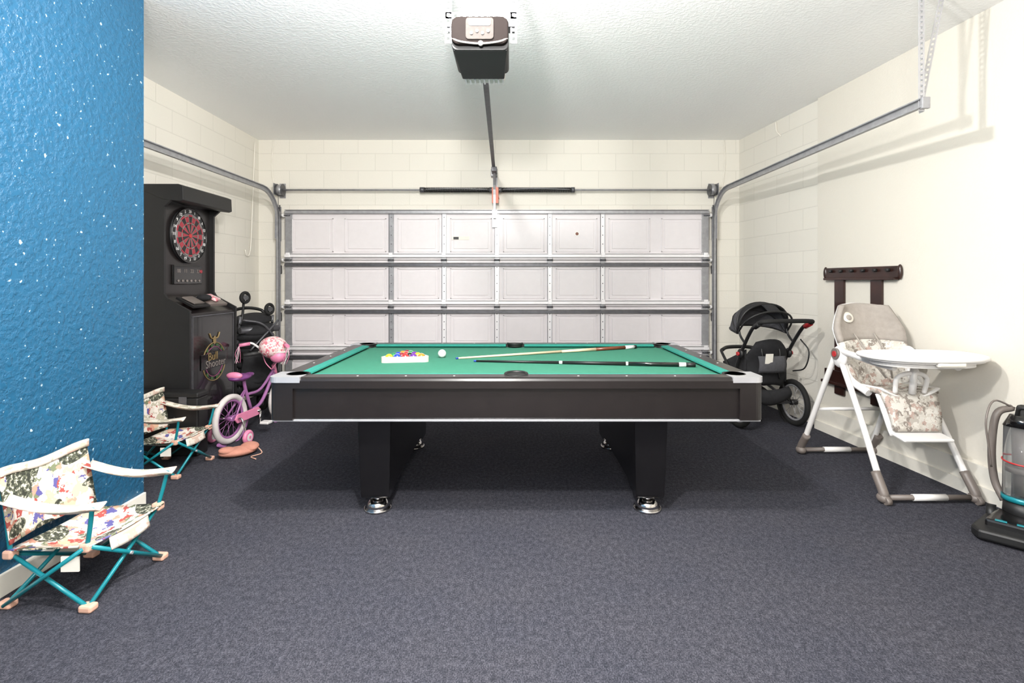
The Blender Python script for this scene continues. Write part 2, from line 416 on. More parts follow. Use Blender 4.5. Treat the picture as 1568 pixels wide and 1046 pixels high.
# opener
o=Obj('garage_door_opener')
def rr(x0,x1,z0,z1,y,r=0.03,n=4):
    pts=[]
    for (cxx,czz,a0) in ((x1-r,z1-r,0),(x0+r,z1-r,90),(x0+r,z0+r,180),(x1-r,z0+r,270)):
        for k in range(n+1):
            a=R(a0+90*k/n); pts.append((cxx+r*math.cos(a),y,czz+r*math.sin(a)))
    return pts
o.prism(rr(-0.30,-0.02,2.455,2.61,2.49,0.025),(0,0.29,0),BLACKP,0.004)
o.prism([(-0.295,2.50,2.456),(-0.025,2.50,2.456),(-0.045,2.78,2.425),(-0.275,2.78,2.425)],(0,0,0.04),BLACKP,0.006)
o.prism(rr(-0.299,-0.021,2.472,2.607,2.462,0.035),(0,0.03,0),LENS2,0.006)
o.prism(rr(-0.228,-0.092,2.492,2.597,2.455,0.015),(0,0.012,0),LENS3,0.002)
o.prism(rr(-0.215,-0.105,2.555,2.592,2.452,0.012),(0,0.008,0),LENS,0.002)
for k in range(4): o.cyl((-0.20+k*0.027,2.450,2.52+0.01*(k%2)),(-0.20+k*0.027,2.456,2.52+0.01*(k%2)),0.008,LENS,seg=10)
o.sweep([(-0.295,2.468,2.500),(-0.25,2.458,2.480),(-0.16,2.452,2.468),(-0.07,2.458,2.480),(-0.025,2.468,2.500)],0.005,LENS)
o.cyl((-0.155,2.448,2.470),(-0.155,2.462,2.470),0.012,LENS)
o.prism(rr(-0.28,-0.04,2.44,2.60,2.78,0.03),(0,0.10,0),LENSB,0.01)
for k in range(9): o.b2((-0.265+k*0.026,2.80,2.432),(-0.256+k*0.026,2.87,2.44),WSTEEL)
for x in (-0.325,0.005):
    perf(o,(x,2.56,2.52),(x,2.56,H),0.034,(1,0,0),STRAP)
perf(o,(-0.34,2.56,2.66),(0.02,2.56,2.66),0.034,(0,0,1),STRAP)
o.b2((-0.33,2.55,2.60),(0.01,2.62,2.615),GALVD)
o.prism([(-0.18,2.86,2.545),(-0.145,2.86,2.545),(-0.195,5.86,2.545),(-0.23,5.86,2.545)],(0,0,0.03),GALVD,0.003)
o.b2((-0.25,5.80,2.52),(-0.175,5.899,2.60),GALV,0.004)
o.b2((-0.23,5.45,2.50),(-0.17,5.62,2.55),GALVD,0.005)
o.sweep([(-0.20,5.55,2.51),(-0.205,5.70,2.40),(-0.205,5.745,2.18),(-0.205,5.75,2.03)],1,GALV,n=4,sec=[(-0.014,-0.003),(0.014,-0.003),(0.014,0.003),(-0.014,0.003)],side=(1,0,0))
o.sweep([(-0.06,2.50,2.61),(-0.03,2.44,2.66),(-0.05,2.46,2.80),(-0.12,2.5,H)],0.004,WHITE)
o.sweep([(-0.10,2.47,2.61),(-0.06,2.42,2.75),(-0.02,2.48,2.85),(0.0,2.5,H)],0.003,WHITE)
o.done()

# ---------------------------------------------------------------- pool table
T=empty('pool_table',(0.02,3.48,0))
hx,hy=1.325,0.78
o=Obj('cabinet',parent=T)
o.prism([(-hx+0.02,-hy+0.02,0.575),(hx-0.02,-hy+0.02,0.575),(hx-0.02,hy-0.02,0.575),(-hx+0.02,hy-0.02,0.575)],(0,0,0.185),BLACK,0.01)
o.box((0,0,0.57),(2*hx-0.03,2*hy-0.03,0.012),SILVER,bev=0.003)
o.done()
o=Obj('bed',parent=T); o.b2((-1.22,-0.675,0.755),(1.22,0.675,0.775),FELT); o.done()
o=Obj('rails',parent=T)
rw=0.105
prof=[(0,0.745),(0,0.785),(0.006,0.797),(0.02,0.803),(rw,0.803),(rw,0.77),(rw,0.76)]
cp=[(rw,0.803),(rw+0.05,0.798),(rw+0.052,0.79),(rw+0.03,0.776),(rw,0.776)]
for sg in (-1,1):
    y0=sg*hy
    o.prism([(-hx+0.13,y0-sg*a,z) for a,z in prof],(2*hx-0.26,0,0),BLACK)
    for xa,xb in ((-hx+0.20,-0.075),(0.075,hx-0.20)):
        o.prism([(xa,y0-sg*a,z) for a,z in cp],(xb-xa,0,0),CUSH)
        for k in (1,2,3):
            xx=xa+(xb-xa)*k/4; o.cyl((xx,y0-sg*0.055,0.803),(xx,y0-sg*0.055,0.8038),0.006,WHITE,seg=8)
    x0=sg*hx
    o.prism([(x0-sg*a,-hy+0.13,z) for a,z in prof],(0,2*hy-0.26,0),BLACK)
    o.prism([(x0-sg*a,-hy+0.20,z) for a,z in cp],(0,2*hy-0.40,0),CUSH)
    for k in (1,2,3):
        yy=-hy+0.2+(2*hy-0.4)*k/4; o.cyl((x0-sg*0.055,yy,0.803),(x0-sg*0.055,yy,0.8038),0.006,WHITE,seg=8)
    o.cyl((0,sg*(hy-0.10),0.776),(0,sg*(hy-0.10),0.806),0.058,POCKET,seg=28)
    o.torus((0,sg*(hy-0.10),0.806),(0,0,1),0.058,0.009,BLACKP,a0=0 if sg>0 else 180,a1=180 if sg>0 else 360)
o.done()
o=Obj('corner_castings',parent=T)
for sx in (-1,1):
    for sy_ in (-1,1):
        def w(p): return (sx*(hx-p[0]),sy_*(hy-p[1]))
        pts=[(0.17,-0.003),(0.17,0.105)]
        for k in range(0,13):
            a=R(0-270*k/12); pts.append((0.115+0.058*math.cos(a),0.115+0.058*math.sin(a)))
        pts+= [(0.105,0.17),(-0.003,0.17)]
        for k in range(0,7):
            a=R(180+90*k/6); pts.append((0.045+0.048*math.cos(a),0.045+0.048*math.sin(a)))
        o.prism([w(p)+(0.776,) for p in pts],(0,0,0.030),SILVER)
        o.prism([w((p[0]+0.002,p[1]+0.002))+(0.575,) for p in [(0.13,0),(0.13,0.02),(0.02,0.13),(0,0.13)]+[(0.045+0.045*math.cos(R(180+15*k)),0.045+0.045*math.sin(R(180+15*k))) for k in range(7)]],(0,0,0.201),BLACK)
        c=w((0.115,0.115)); o.cyl(c+(0.70,),c+(0.797,),0.058,POCKET,seg=28)
        o.torus(c+(0.80,),(0,0,1),0.058,0.007,BLACKP)
o.done()
o=Obj('pedestals',parent=T)
for x in (-0.80,0.76):
    pf=[(-0.63,0.57),(-0.61,0.10),(-0.60,0.085),(-0.46,0.085),(-0.38,0.12),(0.38,0.12),(0.46,0.085),(0.60,0.085),(0.61,0.10),(0.63,0.57)]
    t=bmesh.new()
    def vx(s_,z): return x+s_*(0.078+0.017*(z/0.57))
    A=[t.verts.new((vx(-1,z),y,z)) for y,z in pf]; B=[t.verts.new((vx(1,z),y,z)) for y,z in pf]
    t.faces.new(A); t.faces.new(B[::-1])
    for i in range(len(A)): t.faces.new((A[i],B[i],B[(i+1)%len(A)],A[(i+1)%len(A)]))
    bmesh.ops.recalc_face_normals(t,faces=t.faces); bmesh.ops.bevel(t,geom=list(t.edges),offset=0.006,segments=2,affect='EDGES',profile=0.5)
    o.add(t,BLACKG)
    for y in (-0.545,0.545):
        o.cyl((x,y,0),(x,y,0.014),0.078,CHROME,seg=32); o.cyl((x,y,0.014),(x,y,0.055),0.076,CHROME,r2=0.045,seg=32)
        o.cyl((x,y,0.055),(x,y,0.09),0.028,CHROME)
o.b2((-0.75,-0.10,0.40),(0.72,0.10,0.565),BLACKG,0.005)
o.done()

o=Obj('billiard_rack',(-0.735,3.50,0.7752),R(8))
s_=0.175
tri=[(-s_,-0.13),(s_,-0.13),(0,0.20)]
def offs(f): return [(x*f,(y-(-0.02))*f-0.02) for x,y in tri]
def rounded(pts,r=0.03,n=5):
    out=[]
    for i in range(3):
        p=Vector(pts[i]); a=(Vector(pts[i-1])-p).normalized(); b_=(Vector(pts[(i+1)%3])-p).normalized()
        for k in range(n+1):
            t=k/n; out.append((p+a*r*(1-t)**2+b_*r*t**2))
    return out
outer=rounded(offs(1.0),0.06); inner=rounded(offs(0.86),0.05)
N=len(outer)
for i in range(N):
    j=(i+1)%N
    o.prism([(outer[i].x,outer[i].y,0),(outer[j].x,outer[j].y,0),(inner[j].x,inner[j].y,0),(inner[i].x,inner[i].y,0)],(0,0,0.038),CREAM)
k=0
for row in range(5):
    for c_ in range(5-row):
        x=(c_-(4-row)/2)*0.0535; y=-0.085+row*0.0465
        o.ell((x,y,0.0285),0.0262,BALLS[k%8],seg=16)
        if k%3==1: o.ell((x,y,0.0292),(0.0262,0.012,0.0262),WHITE,seg=12)
        k+=1
o.done()
o=Obj('cue_ball',(-0.50,3.59,0.8045)); o.ell((0,0,0),0.0285,WHITE); o.done()
def cue(name,a,b_,dark):
    o=Obj(name); a=Vector(a);b_=Vector(b_); d=b_-a
    P=lambda t:a+d*t
    if not dark:
        o.cyl(P(0),P(0.012),0.0062,BALLS[1],seg=12); o.cyl(P(0.012),P(0.55),0.0064,MAPLE,r2=0.0100,seg=14)
        o.cyl(P(0.55),P(0.75),0.0100,MAPLE,r2=0.0125,seg=14); o.cyl(P(0.75),P(0.93),0.0126,BROWN,r2=0.0143,seg=14)
        o.cyl(P(0.93),P(0.985),0.0143,WHITE,seg=14); o.cyl(P(0.985),P(1),0.0143,BLACKP,seg=14)
    else:
        o.cyl(P(0),P(0.012),0.0062,BALLS[1],seg=12); o.cyl(P(0.012),P(0.40),0.0064,BLACKP,r2=0.0095,seg=14)
        o.cyl(P(0.40),P(0.415),0.0105,WHITE,seg=14); o.cyl(P(0.415),P(0.7),0.0105,BLACKP,r2=0.0125,seg=14)
        o.cyl(P(0.7),P(0.71),0.0128,WHITE,seg=14); o.cyl(P(0.71),P(0.93),0.0127,BLACKG,r2=0.0143,seg=14)
        o.cyl(P(0.93),P(0.96),0.0144,WHITE,seg=14); o.cyl(P(0.96),P(1),0.0144,BLACKP,seg=14)
    o.done()
cue('pool_cue',(-0.394,3.515,0.782),(0.99,4.07,0.7905),False)
cue('pool_cue',(-0.26,3.40,0.782),(1.15,3.19,0.7905),True)

# ---------------------------------------------------------------- dart arcade machine
o=Obj('electronic_dart_machine')
ya,yb=3.945,4.62
body=[(-2.95,0.0),(-2.53,0.0),(-2.53,1.06),(-2.70,1.15),(-2.75,1.20),(-2.75,1.95),(-2.60,1.97),(-2.60,2.06),(-2.95,2.06)]
o.prism([(x,ya+0.02,z) for x,z in body],(0,yb-ya-0.04,0),BLACK)
side=[(-2.95,0.0),(-2.515,0.0),(-2.515,1.085),(-2.69,1.18),(-2.715,1.22),(-2.715,1.90),(-2.66,1.95),(-2.60,1.965),(-2.60,2.07),(-2.95,2.07)]
for y in (ya,yb-0.022): o.prism([(x,y,z) for x,z in side],(0,0.022,0),BLACKP)
can=[(-2.72,1.955),(-2.585,1.94),(-2.56,1.95),(-2.565,2.06),(-2.60,2.075),(-2.94,2.075),(-2.94,2.05)]
o.prism([(x,ya-0.005,z) for x,z in can],(0,yb-ya+0.01,0),BLACKP,0.004)
yc=(ya+yb)/2
FX=lambda y,z,x:Matrix.Translation((x,y,z))@Matrix(((0,0,1,0),(1,0,0,0),(0,1,0,0),(0,0,0,1)))
zc=1.70; xb=-2.748
o.cyl((xb-0.01,yc,zc),(xb+0.022,yc,zc),0.232,BLACKP,seg=64)
def sector(r0,r1,a0,a1,x,mat,th=0.004):
    n=3; P=[]
    for k in range(n+1):
        a=a0+(a1-a0)*k/n; P.append((x,yc+r1*math.sin(a),zc+r1*math.cos(a)))
    for k in range(n,-1,-1):
        a=a0+(a1-a0)*k/n; P.append((x,yc+r0*math.sin(a),zc+r0*math.cos(a)))
    o.prism(P,(th,0,0),mat)
nums=[20,1,18,4,13,6,10,15,2,17,3,19,7,16,8,11,14,9,12,5]
for i in range(20):
    a0=R(i*18-8.3);a1=R(i*18+8.3)
    A=BLACKP if i%2==0 else DRED
    A2=DRED if i%2==0 else DGRY
    x=xb+0.022
    sector(0.020,0.095,a0,a1,x,A); sector(0.100,0.112,a0,a1,x,A2); sector(0.116,0.158,a0,a1,x,A); sector(0.162,0.176,a0,a1,x,A2)
    a=R(i*18); o.text(str(nums[i]),0.036,WHITE,FX(yc+0.203*math.sin(a),zc+0.203*math.cos(a),xb+0.023))
o.cyl((xb+0.02,yc,zc),(xb+0.03,yc,zc),0.017,RED)
o.torus((xb+0.022,yc,zc),(1,0,0),0.182,0.003,GALV,seg=48,k=6); o.torus((xb+0.022,yc,zc),(1,0,0),0.228,0.006,BLACKG,seg=48,k=6)
for i in range(20):
    a=R(i*18+9); o.cyl((xb+0.026,yc+0.02*math.sin(a),zc+0.02*math.cos(a)),(xb+0.026,yc+0.18*math.sin(a),zc+0.18*math.cos(a)),0.0015,DGRY,seg=5)
o.b2((-2.75,yc-0.2,1.29),(-2.728,yc+0.17,1.45),BLACKG,0.006)
for k in range(4): o.text('%02d'%(k*11),0.045,DGRY,FX(yc-0.14+k*0.085,1.40,-2.727))
for k in range(6): o.cyl((-2.728,yc-0.15+k*0.055,1.32),(-2.722,yc-0.15+k*0.055,1.32),0.010,DGRY,seg=12)
o.cyl((-2.728,yc+0.145,1.40),(-2.718,yc+0.145,1.40),0.014,DRED,seg=14)
for k in range(3): o.cyl((-2.69,yc-0.12+k*0.1,1.15),(-2.67,yc-0.12+k*0.1,1.17),0.014,RED,seg=12)
o.b2((-2.53,ya+0.05,0.12),(-2.522,yb-0.05,1.03),BLACKG,0.003)
for (a,b2_,c,d) in ((ya+0.04,0.11,yb-0.04,0.12),(ya+0.04,1.03,yb-0.04,1.04)): o.b2((-2.53,a,b2_),(-2.516,c,d),GALVD)
for y in (ya+0.045,yb-0.05): o.b2((-2.53,y,0.12),(-2.516,y+0.006,1.03),GALVD)
ez=0.64
o.torus((-2.52,yc,ez),(1,0,0),0.16,0.004,GOLD,seg=40,k=6)
o.torus((-2.52,yc,ez),(1,0,0),0.125,0.003,PINKI,seg=40,k=6)
for k in range(12):
    a=R(k*30+15); o.prism([(-2.52,yc+0.13*math.sin(a-0.1),ez+0.13*math.cos(a-0.1)),(-2.52,yc+0.152*math.sin(a-0.1),ez+0.152*math.cos(a-0.1)),(-2.52,yc+0.152*math.sin(a+0.1),ez+0.152*math.cos(a+0.1)),(-2.52,yc+0.13*math.sin(a+0.1),ez+0.13*math.cos(a+0.1))],(0.004,0,0),GREENI)
o.b2((-2.521,yc-0.19,ez-0.05),(-2.515,yc+0.19,ez+0.075),BLACKG,0.004)
o.text('Bull',0.095,GOLD,FX(yc-0.03,ez+0.045,-2.513)); o.text('Shooter',0.088,DGRY,FX(yc+0.01,ez-0.015,-2.513))
o.sweep([(-2.517,yc-0.07,ez+0.24),(-2.517,yc-0.045,ez+0.20),(-2.517,yc,ez+0.195),(-2.517,yc+0.045,ez+0.20),(-2.517,yc+0.07,ez+0.24)],0.006,GOLD,seg=6)
o.ell((-2.517,yc,ez+0.18),(0.004,0.022,0.035),GOLD)
o.done()
o=Obj('magazine_pile',(-2.60,4.25,1.118))
rt=(0,R(28),0)
o.box((0,-0.12,0.028),(0.16,0.22,0.016),BLACKP,rt); o.box((0.0,-0.12,0.044),(0.11,0.15,0.010),GREYB,(0,R(28),0.1)); o.box((0,0.13,0.03),(0.15,0.2,0.02),GREYB,(0,R(28),-0.2))
o.box((0.0,0.15,0.055),(0.10,0.12,0.03),HELM,(0,R(28),0.3),bev=0.01); o.ell((0.0,0.02,0.06),(0.06,0.05,0.03),BLACKF); o.done()

o=Obj('storage_case')
o.b2((-2.93,3.80,0.0),(-2.36,3.93,0.44),BLACKP,0.012); o.b2((-2.935,3.795,0.44),(-2.355,3.935,0.48),BLACKP,0.012)
o.b2((-2.72,3.79,0.38),(-2.66,3.797,0.45),GALVD,0.003); o.b2((-2.50,3.79,0.38),(-2.44,3.797,0.45),GALVD,0.003)
o.sweep([(-2.66,3.795,0.30),(-2.64,3.785,0.27),(-2.55,3.785,0.27),(-2.53,3.795,0.30)],0.008,BLACKP)
o.done()

def wheel(o,c,ax,Rr,tr,tmat,rim,spokes=14,hub=None,hubr=0.02):
    c=Vector(c);ax=Vector(ax).normalized()
    o.torus(c,ax,Rr-tr,tr,tmat,seg=40,k=10); o.torus(c,ax,Rr-2.2*tr,tr*0.45,rim,seg=36,k=8)
    hub=hub or rim; o.cyl(c-ax*0.03,c+ax*0.03,hubr,hub,seg=16)
    u=ax.orthogonal().normalized(); v=ax.cross(u)
    for k in range(spokes):
        a=2*math.pi*k/spokes; d=u*math.cos(a)+v*math.sin(a); sgn=0.02 if k%2 else -0.02
        o.cyl(c+ax*sgn+d*hubr,c+d*(Rr-2.2*tr),0.0018 if spokes>8 else 0.007,rim,seg=5)

# ---------------------------------------------------------------- kid's bicycle
o=Obj('childrens_bicycle',(-2.29,4.11,0),R(83))
r=0.2
wheel(o,(0,0,r),(0,1,0),r,0.024,TYRE,LAV,18); wheel(o,(0.73,0,r),(0,1,0),r,0.024,TYRE,LAV,18)
bb=(0.27,0,0.20)
for s1 in (-1,1):
    o.sweep([(0,s1*0.045,r),bb],0.009,LAV); o.sweep([(0,s1*0.045,r),(0.19,0,0.40)],0.008,LAV)
    o.sweep([(0.73,s1*0.045,r),(0.66,s1*0.04,0.40),(0.635,0,0.45)],0.010,LAV)
o.sweep([bb,(0.19,0,0.40),(0.17,0,0.48)],0.014,LAV,n=3); o.cyl((0.19,0,0.40),(0.165,0,0.50),0.011,CHROME)
o.sweep([bb,(0.42,0,0.25),(0.60,0,0.47)],0.015,LAV); o.sweep([(0.21,0,0.35),(0.40,0,0.36),(0.60,0,0.50)],0.012,LAV)
o.cyl((0.635,0,0.43),(0.595,0,0.54),0.018,PINK); o.cyl((0.60,0,0.53),(0.575,0,0.64),0.011,CHROME)
o.sweep([(0.47,0.21,0.74),(0.52,0.16,0.745),(0.58,0.08,0.66),(0.58,0,0.64),(0.58,-0.08,0.66),(0.52,-0.16,0.745),(0.47,-0.21,0.74)],0.010,WHITE)
for s1 in (-1,1):
    o.cyl((0.50,s1*0.17,0.745),(0.44,s1*0.235,0.735),0.016,PINK)
    for k in range(5): o.sweep([(0.44,s1*0.235,0.735),(0.42+random.uniform(-.03,.02),s1*(0.24+random.uniform(-.02,.02)),0.66),(0.42+random.uniform(-.04,.03),s1*(0.24+random.uniform(-.03,.02)),0.58)],0.002,[PINK,WHITE][k%2],seg=4)
o.ell((0.12,0,0.515),(0.11,0.075,0.03),PURP); o.ell((0.22,0,0.515),(0.08,0.03,0.022),PURP); o.ell((0.05,0,0.54),(0.03,0.07,0.03),PINK)
o.prism([(0.0,-0.055,0.235),(0.27,-0.055,0.235),(0.31,-0.055,0.20),(0.27,-0.055,0.165),(0.0,-0.055,0.165),(-0.03,-0.055,0.2)],(0,-0.012,0),PINK,0.003)
o.cyl((0.27,-0.09,0.2),(0.27,0.09,0.2),0.012,CHROME)
for s1,z in ((-1,0.10),(1,0.30)):
    o.cyl((0.27,s1*0.085,0.2),(0.27+0.02*s1,s1*0.09,z),0.008,CHROME); o.box((0.28,s1*0.13,z),(0.07,0.08,0.022),WHITE,bev=0.006)
for cx_ in (0,0.73):
    o.torus((cx_,0,r),(0,1,0),r+0.018,0.014,LAV,seg=20,k=8,a0=190 if cx_==0 else 200,a1=310 if cx_==0 else 300)
for s1 in (-1,1):
    o.sweep([(0,s1*0.05,r),(0,s1*0.10,r),(0,s1*0.13,0.12),(0,s1*0.14,0.058)],0.008,CHROME)
    o.torus((0,s1*0.155,0.058),(0,1,0),0.040,0.018,PINK,seg=24); o.cyl((0,s1*0.14,0.058),(0,s1*0.172,0.058),0.03,WHITE); o.cyl((0,s1*0.138,0.058),(0,s1*0.176,0.058),0.012,PINK)
o.ell((0.50,-0.06,0.715),(0.14,0.115,0.10),HELM,(0.2,0.1,0)); o.ell((0.47,-0.12,0.64),(0.06,0.07,0.06),PINK); o.torus((0.50,-0.06,0.675),(0.1,0,1),0.125,0.008,TRIM,sy=0.82)
for s1 in (-1,1): o.sweep([(0.50,-0.04+s1*0.09,0.66),(0.46,-0.06+s1*0.05,0.58),(0.47,-0.06,0.52)],0.004,PINK)
o.done()

# ---------------------------------------------------------------- folded pushchair by the arcade
o=Obj('folded_stroller',(-2.56,4.98,0),R(-35))
for s1 in (-1,1):
    wheel(o,(0.10,s1*0.17,0.10),(0,1,0),0.10,0.02,RUBBER,GALVD,6); wheel(o,(-0.12,s1*0.17,0.10),(0,1,0),0.10,0.02,RUBBER,GALVD,6)
    o.sweep([(0.10,s1*0.15,0.10),(0.03,s1*0.16,0.5),(-0.06,s1*0.16,0.95)],0.013,BLACKP); o.sweep([(-0.12,s1*0.15,0.10),(0.0,s1*0.165,0.5),(0.09,s1*0.16,0.98)],0.013,GALVD)
    zt=1.16 if s1<0 else 1.04
    o.torus((0.10,s1*0.12,zt),(1,0.3,0),0.046,0.016,RUBBER); o.cyl((0.08,s1*0.12,zt),(0.12,s1*0.12,zt),0.024,GALVD)
    o.sweep([(0.09,s1*0.16,0.90),(0.07,s1*0.13,0.98),(0.08,s1*0.12,zt)],0.012,BLACKP)
o.sweep([(-0.06,-0.16,0.95),(-0.10,-0.15,1.02),(-0.11,0,1.05),(-0.10,0.15,1.02),(-0.06,0.16,0.95)],0.016,BLACKP)
for k in range(9):
    z=0.28+k*0.082; o.ell((0.03+0.03*math.sin(k*2.1),0.0,z),(0.14+0.02*math.cos(k),0.19,0.066),BLACKF,(0.1*math.sin(k),0.25*math.cos(k*1.7),0))
o.cyl((0.14,-0.19,0.85),(0.14,0.19,0.85),0.03,GALVD); o.cyl((0.15,-0.18,0.62),(0.15,0.18,0.62),0.035,BLACKP)
o.sweep([(0.16,-0.17,0.95),(0.20,0.0,0.90),(0.19,0.15,0.72)],0.010,GALVD); o.sweep([(0.17,0.17,0.93),(0.20,0.02,0.80),(0.19,-0.12,0.66)],0.010,GALVD)
o.sheet(lambda u,v:(0.17+0.02*math.sin(v*9),-0.18+0.36*u,0.28+0.34*v),6,10,BLACKF,0.01)
o.done()

# ---------------------------------------------------------------- kids folding camp chairs
def camp_chair(loc,rz,sc):
    o=Obj('kids_folding_chair',loc,rz,sc)
    a,b_=0.165,0.185; zs=0.235; tr=0.0085
    foot={(sx,sy_):(sx*a*1.05,sy_*b_*1.02,0.015) for sx in(-1,1) for sy_ in(-1,1)}
    top={(sx,sy_):(sx*a,sy_*b_,zs+(0.02 if sx>0 else -0.02)) for sx in(-1,1) for sy_ in(-1,1)}
    for sx in(-1,1):
        o.cyl(foot[(sx,-1)],top[(sx,1)],tr,TEAL,seg=12)
        f=Vector(foot[(sx,1)])+Vector((0.016*sx,0,0)); t=Vector(top[(sx,-1)])+Vector((0.016*sx,0,0)); o.cyl(f,t,tr,TEAL,seg=12)
        o.cyl((Vector(foot[(sx,-1)])+Vector(top[(sx,1)]))/2-Vector((0.014,0,0)),(Vector(foot[(sx,-1)])+Vector(top[(sx,1)]))/2+Vector((0.03*sx,0,0)),0.007,GALV,seg=10)
    for sy_ in(-1,1):
        o.cyl(foot[(1,sy_)],top[(-1,sy_)],tr,TEAL,seg=12)
        f=Vector(foot[(-1,sy_)])+Vector((0,0.016*sy_,0)); t=Vector(top[(1,sy_)])+Vector((0,0.016*sy_,0)); o.cyl(f,t,tr,TEAL,seg=12)
        o.sweep([top[(-1,sy_)],(-a-0.025,sy_*b_,0.40),(-a-0.06,sy_*b_*0.98,0.535)],tr,TEAL)
        o.sweep([top[(1,sy_)],(a+0.02,sy_*b_*1.04,0.34),(a+0.035,sy_*b_*1.08,0.415)],tr,TEAL)
        for sx in(-1,1):
            p=foot[(sx,sy_)]; o.box((p[0],p[1],0.015),(0.055,0.042,0.028),PEACH,bev=0.008)
            q=top[(sx,sy_)]; o.box(q,(0.04,0.04,0.035),PEACH,bev=0.008)
        o.sheet(lambda u,v,sy_=sy_:(-a-0.04+(2*a+0.10)*u,sy_*(b_*1.02+0.005)+(v-0.5)*0.065,0.44-0.02*u-0.03*math.sin(math.pi*u)+0.01*math.cos(6*v)),14,4,FABL,0.006)
    def seat(u,v):
        x=-a-0.01+(2*a+0.03)*u; y=(v-0.5)*2*(b_+0.01)
        return (x,y,zs+0.03*u-0.055*math.sin(math.pi*u)*math.sin(math.pi*v)-0.008*math.sin(math.pi*v))
    o.sheet(seat,14,14,FAB,0.006)
    o.sheet(lambda u,v:(a+0.018+0.012*u,(v-0.5)*2*b_*0.55,zs+0.02-0.055*u-0.01*math.sin(math.pi*v)),4,8,FABL,0.004)
    def back(u,v):
        y=(v-0.5)*2*(b_+0.012); z=0.255+0.285*u
        return (-a-0.005-0.055*u-0.035*math.sin(math.pi*v)*(1-0.3*u)+0.012,y,z+0.012*math.cos(2*math.pi*v)*u)
    o.sheet(back,14,14,FAB,0.006)
    o.sheet(lambda u,v:(-a-0.060+0.02-0.030*math.sin(math.pi*v),(v-0.5)*2*(b_+0.014),0.515+0.035*u+0.012*math.cos(2*math.pi*v)),3,14,FABL,0.012)
    o.box((a-0.06,-b_-0.012,0.19),(0.07,0.006,0.06),TRIM,(0,0,0.1))
    o.done()
camp_chair((-1.855,2.225,0),R(-4),1.0)
camp_chair((-2.40,3.56,0),R(-2),0.95)
o=Obj('carry_bag',(-2.07,3.82,0)); o.ell((0,0,0.035),(0.13,0.07,0.035),PEACHF,(0,0,0.6)); o.ell((0.06,0.05,0.055),(0.07,0.06,0.03),PEACHF,(0.2,0,0)); o.ell((-0.05,-0.04,0.05),(0.07,0.05,0.03),PEACHF,(0,0.2,0.9)); o.sweep([(0.1,0.08,0.05),(0.16,0.04,0.01),(0.12,-0.04,0.008),(0.18,-0.09,0.008)],0.004,PEACH); o.done()

# ---------------------------------------------------------------- jogging stroller (right)
o=Obj('jogging_stroller',(2.30,4.60,0),R(97))   # local +x = forward (towards the door)
for s1 in (-1,1):
    wheel(o,(0,s1*0.27,0.21),(0,1,0),0.21,0.024,RUBBER,GALV,16,BLACKP,0.025)
    o.sweep([(0,s1*0.235,0.21),(0.12,s1*0.23,0.42),(0.02,s1*0.23,0.66),(-0.16,s1*0.235,0.90),(-0.28,s1*0.23,0.965)],0.015,BLACKP)
    o.sweep([(0.02,s1*0.235,0.21),(0.35,s1*0.20,0.33),(0.62,s1*0.06,0.36),(0.74,s1*0.05,0.20)],0.014,GALVD)
    o.sweep([(0.12,s1*0.23,0.42),(0.36,s1*0.22,0.62),(0.40,s1*0.20,0.64)],0.013,BLACKP)
    o.ell((0.02,s1*0.235,0.66),(0.04,0.022,0.045),BLACKP); o.cyl((0.02,s1*0.25,0.66),(0.02,s1*0.268,0.66),0.018,RED)
    o.cyl((-0.27,s1*0.235,0.955),(-0.20,s1*0.235,0.92),0.022,RED if s1<0 else BLACKP)
    o.sheet(lambda u,v,s1=s1:(0.0+0.38*u,s1*(0.20-0.01*math.sin(3*u)),0.40+0.30*v*(1-0.55*u)),6,4,BLACKF,0.012)
    o.sweep([(-0.05,s1*0.235,0.76),(0.02,s1*0.235,0.82),(0.05,s1*0.235,0.88)],0.010,BLACKP)
    o.sweep([(-0.045,s1*0.08,0.76),(-0.075,s1*0.085,0.66),(-0.07,s1*0.07,0.52),(-0.04,s1*0.10,0.44)],0.008,BLACKP,seg=6)
    o.torus((0,s1*0.27,0.21),(0,1,0),0.235,0.010,BLACKP,seg=14,k=6,a0=190,a1=280)
wheel(o,(0.76,0,0.17),(0,1,0),0.17,0.022,RUBBER,GALV,14,BLACKP,0.025)
o.cyl((0,-0.27,0.21),(0,0.27,0.21),0.012,GALVD)
o.sweep([(-0.24,-0.235,0.95),(-0.31,-0.21,0.975),(-0.33,0,0.98),(-0.31,0.21,0.975),(-0.24,0.235,0.95)],0.019,RUBBER)
o.sweep([(0.40,-0.20,0.64),(0.46,-0.1,0.66),(0.46,0.1,0.66),(0.40,0.20,0.64)],0.018,BLACKP)
def sback(u,v):
    s2=(v-0.5)*2; wd=0.205-0.10*max(0,u-0.55)**2*4-0.03*max(0,0.3-u)*3
    return (0.03-0.06*u-0.05*(1-s2*s2)-0.015*math.sin(u*9),s2*wd,0.38+0.42*u-0.03*s2*s2)
o.sheet(sback,14,12,BLACKF,0.02)
o.sheet(lambda u,v:(-0.085-0.02*math.sin(math.pi*u)-0.02*math.sin(math.pi*v),(v-0.5)*0.26,0.50+0.15*u),6,8,GREYF,0.012)
o.sheet(lambda u,v:(0.03+0.36*u,(v-0.5)*0.38,0.42-0.03*math.sin(math.pi*v)+0.05*u),8,8,GREYF,0.03)
o.sheet(lambda u,v:(-0.06+0.46*u,(v-0.5)*0.40,0.27-0.07*math.sin(math.pi*v)+0.02*math.cos(6*u)),8,8,BLACKF,0.01)
o.sheet(lambda u,v:(-0.06-0.03*math.sin(math.pi*u),(v-0.5)*(0.40-0.04*u),0.27-0.07*math.sin(math.pi*v)*(1-u)+0.10*u-0.03*math.sin(math.pi*v)*u),5,8,BLACKF,0.01)
